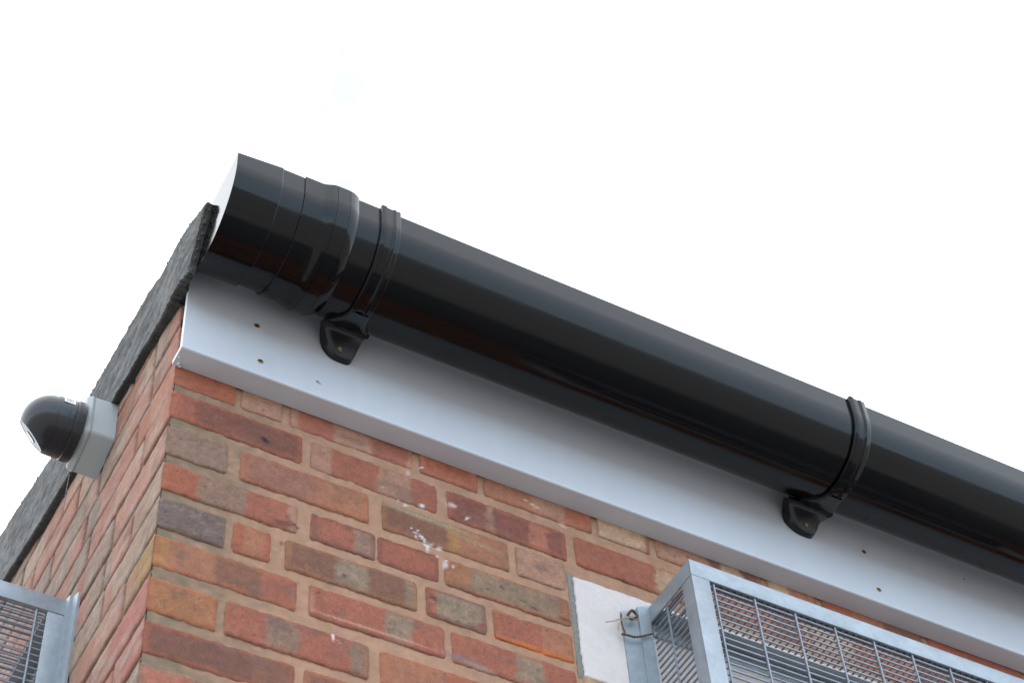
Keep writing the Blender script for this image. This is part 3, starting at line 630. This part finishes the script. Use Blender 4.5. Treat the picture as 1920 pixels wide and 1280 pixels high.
# eyeball turned down and away along the wall
N = Vector((-.62, .54, -.56)).normalized(); BC = Vector((-100, 315.5, 188.5))
R0 = 48.5; d0 = 36
prof = [(R0 * math.cos(t), R0 * math.sin(t)) for t in np.linspace(math.pi, math.acos(d0 / R0), 40)]
mb = MB(); mb.lathe(prof + [(d0 + 1.2, 31.5), (d0 + 1.2, 29.5), (d0 - 1, 29)], BC, N, 72); ball = mb.build('eyeball', M['camblack'], cc)
mb = MB(); mb.lathe([(d0 - 3, 28.6), (d0 + .6, 28.6), (d0 + .7, 20), (d0 + .7, 12)], BC, N, 64); win = mb.build('front_glass', M['camglass'], cc); sub(win, ball)
mb = MB(); mb.lathe([(d0 + .8, 12), (d0 + 2.4, 11), (d0 + 2.7, 6)], BC, N, 32); sub(mb.build('lens', M['lens'], cc), ball)
# white sticker and faint marks wrapped on the body
def patch(name, mat, x0, x1, a0, a1, r, parent, n=8):
    vs = []
    for i in range(n + 1):
        a = math.radians(a0 + (a1 - a0) * i / n)
        for x in (x0, x1): vs.append((x, c0[1] + r * math.cos(a), c0[2] + r * math.sin(a)))
    f = [(2 * i, 2 * i + 1, 2 * i + 3, 2 * i + 2) for i in range(n)]
    vs2 = [(x, c0[1] + (y - c0[1]) * .985, c0[2] + (z - c0[2]) * .985) for x, y, z in vs]; m = len(vs)
    return vs + vs2, f + [tuple(i + m for i in g)[::-1] for g in f]
mb = MB(); v_, f_ = patch('', None, -95, -76, 152, 172, 51.3, None); mb.add(v_, f_); st = mb.build('sticker', M['sticker'], cc)
mb = MB()
for q in range(5): v_, f_ = patch('', None, -91 + q * 2.4, -89.9 + q * 2.4, 157, 167, 51.7, None); mb.add(v_, f_)
sub(mb.build('printed_lines', M['ink'], cc), st)
mb = MB()
for x0, x1, a0, a1 in [(-79, -78.3, 190, 194), (-79, -75.5, 192, 192.8), (-76, -75.4, 190, 194), (-79, -75.4, 196, 196.9), (-79, -78.3, 196, 200), (-79, -75.6, 203, 203.8)]:
    v_, f_ = patch('', None, x0, x1, a0, a1, 51.1, None, 3); mb.add(v_, f_)
M['print'] = pmat('pale_print', (.2, .22, .24, 1), .6)
mb.build('printed_letters', M['print'], cc)
mb = MB()
for p, q in [((-46, 352, 131), (-40, 380, 84))]:
    mb.tube([p, ((p[0] + q[0]) / 2, (p[1] + q[1]) / 2, (p[2] + q[2]) / 2 - 1), q], .22, 4)
mb.build('cobweb', M['thread'], cc)

# ------------------------------------------------------------------ window guards
def angle(mb, a, b, axis, legs, t=4):
    pass
def guard(name, label, org, Dp=128, wallpost=False):
    """cage in its own frame: u along the wall, v out of the wall (positive), w up. org -> world"""
    g = thing(name, label, 'window guard', org(0, 0, 0), 'galvanised window guards')
    W, Ht, s, t = 900, 640, 33, 4
    def bld(boxes, nm, mat=M['galv'], b=.9):
        mb = MB()
        for (u0, u1, v0, v1, w0, w1) in boxes:
            p, q = org(u0, v0, w0), org(u1, v1, w1)
            lo = [min(x, y) for x, y in zip(p, q)]; hi = [max(x, y) for x, y in zip(p, q)]
            mb.box(lo[0], hi[0], lo[1], hi[1], lo[2], hi[2], b)
        return mb.build(nm, mat, g)
    # corner posts and wall posts (angle iron: two legs each)
    bld([(0, s, Dp - t, Dp, -Ht, -s - .5), (0, t, Dp - s + 4, Dp - t, -Ht, -s - .5)], 'post')
    bld([(W - s, W, Dp - t, Dp, -Ht, -s - .5), (W - t, W, Dp - s, Dp - t, -Ht, -s - .5)], 'post')
    if wallpost: bld([(0, t, 1, s + 1, -Ht, -s - .5)], 'post')
    # rails
    bld([(0, W, Dp - t, Dp, -s, 0), (t, W - t, Dp - s, Dp - t, -t, 0)], 'rail')
    bld([(0, W, Dp - t, Dp, -Ht - s, -Ht), (t, W - t, Dp - s, Dp - t, -Ht - t, -Ht)], 'rail')
    for u0, u1 in ((0, t), (W - t, W)): bld([(u0, u1, 2, Dp - t - .2, -s + 1, -.3)], 'rail')
    for u0, u1 in ((0, t), (W - t, W)): bld([(u0, u1, 2, Dp - t - .2, -Ht - s, -Ht)], 'rail')
    bld([(t + .5, W - t - .5, 2, 6, -56, -24), (t + .5, W - t - .5, 6.2, 34, -28, -24)], 'rail')
    # flanges screwed to the wall, cut at a slant on top
    for sg, u0 in ((-1, 0), (1, W)):
        mb = MB()
        for (ua, ub, v1, za, zb_) in ((0, 22, 9, -8, 2), (21, 52, 5, -26, -12)):
            a, b_ = u0 + sg * ua, u0 + sg * ub
            pts = [org(a, .5, -Ht), org(b_, .5, -Ht), org(b_, .5, za), org(a, .5, zb_), org(a, v1, -Ht), org(b_, v1, -Ht), org(b_, v1, za), org(a, v1, zb_)]
            mb.add(pts, [(0, 1, 2, 3), (7, 6, 5, 4), (0, 4, 5, 1), (1, 5, 6, 2), (2, 6, 7, 3), (3, 7, 4, 0)])
        mb.build('wall_flange', M['galv'], g, smooth=False)
    # mesh panels: fine wires every 12.7 mm, cross wires every 76 mm
    r = 1.85
    mb = MB(); w_ = -s - 4
    while w_ > -Ht: mb.tube([org(t, Dp - t - 4, w_), org(W - t, Dp - t - 4, w_)], r, 6); w_ -= 12.7
    u = 43
    while u < W - 20: mb.tube([org(u, Dp - t - .6, -Ht), org(u, Dp - t - .6, -s + 6)], r, 6); u += 76
    mb.build('mesh_panel', M['wire'], g)
    for uu in (t + 4, W - t - 4):
        mb = MB(); w_ = -s + 2
        while w_ > -Ht: mb.tube([org(uu, 4, w_), org(uu, Dp - t - 6, w_)], r, 6); w_ -= 12.7
        sgn = -1 if uu < 100 else 1
        for v_ in (50,): mb.tube([org(uu + sgn * 3.4, v_, -Ht), org(uu + sgn * 3.4, v_, -s + 6)], r, 6)
        mb.build('mesh_panel', M['wire'], g)
    mb = MB(); u = t + 12
    while u < W - t: mb.tube([org(u, 6, -6.2), org(u, Dp - 6, -6.2)], r, 6); u += 12.7
    for v_ in (18, 94): mb.tube([org(t, v_, -9.8), org(W - t, v_, -9.8)], r, 6)
    mb.build('mesh_panel', M['wire'], g)
    return g
gr = guard('window_guard', 'galvanised steel mesh window guard over the white lintel on the front wall', lambda u, v, w: (809 + u, -v, -131 + w))
gl = guard('window_guard', 'galvanised steel mesh window guard at the lower left on the side wall', lambda u, v, w: (-v, 384 + u, -108 + w), 152, True)

# rusty wire and dry stalks caught on the flange
def smooth_pts(p, n=5):
    p = [np.array(q, float) for q in p]; out = []
    for i in range(len(p) - 1):
        a, b, c, d = p[max(i - 1, 0)], p[i], p[i + 1], p[min(i + 2, len(p) - 1)]
        for t in np.linspace(0, 1, n, endpoint=False): out.append(.5 * ((2 * b) + (c - a) * t + (2 * a - 5 * b + 4 * c - d) * t * t + (3 * b - a - 3 * c + d) * t ** 3))
    out.append(p[-1]); return [tuple(q) for q in out]
wt = thing('rusty_wire', 'rusty wire and dry stalks twisted round the top of the guard flange', 'wire', (760, -12, -190))
mb = MB(); mb.tube(smooth_pts([(753, -10, -170), (751, -11, -185), (752, -11, -198), (754, -12, -209), (748, -13, -216), (758, -13, -214), (770, -13, -213), (784, -14, -207), (793, -14, -201), (804, -14, -194)]), 1.5, 6)
for i in range(12):
    a = smooth_pts([(748, -13, -216), (758, -13, -214), (770, -13, -213), (784, -14, -207), (793, -14, -201), (804, -14, -194)], 3)[i]
    mb.lathe([(-2.4, .3), (0, 2.3), (2.4, .3)], a, (1, .3 * (-1) ** i, .5), 6)
mb.tube(smooth_pts([(764, -11, -168), (770, -16, -160), (778, -13, -160), (778, -17, -170), (770, -15, -177), (764, -12, -173)]), 2.4, 7)
mb.build('wire', M['rust'], wt)
mb = MB(); mb.tube(smooth_pts([(719, -14, -203), (733, -16, -197), (743, -15, -189), (756, -14, -181), (767, -16, -175), (776, -15, -175), (783, -13, -176)]), .9, 5)
mb.tube(smooth_pts([(752, -15, -182), (744, -18, -195), (740, -17, -205), (740, -14, -212)]), .7, 5)
mb.tube(smooth_pts([(756, -14, -181), (766, -19, -180), (780, -17, -181)]), .8, 5)
mb.build('stalk', M['twig'], wt)

# ------------------------------------------------------------------ ground
me = MB(); me.add([(-1.5e6, -1.5e6, -3850), (1.5e6, -1.5e6, -3850), (1.5e6, 1.5e6, -3850), (-1.5e6, 1.5e6, -3850)], [(0, 1, 2, 3)])
go = me.build('ground', M['ground'], None, smooth=False); go['kind'] = 'structure'
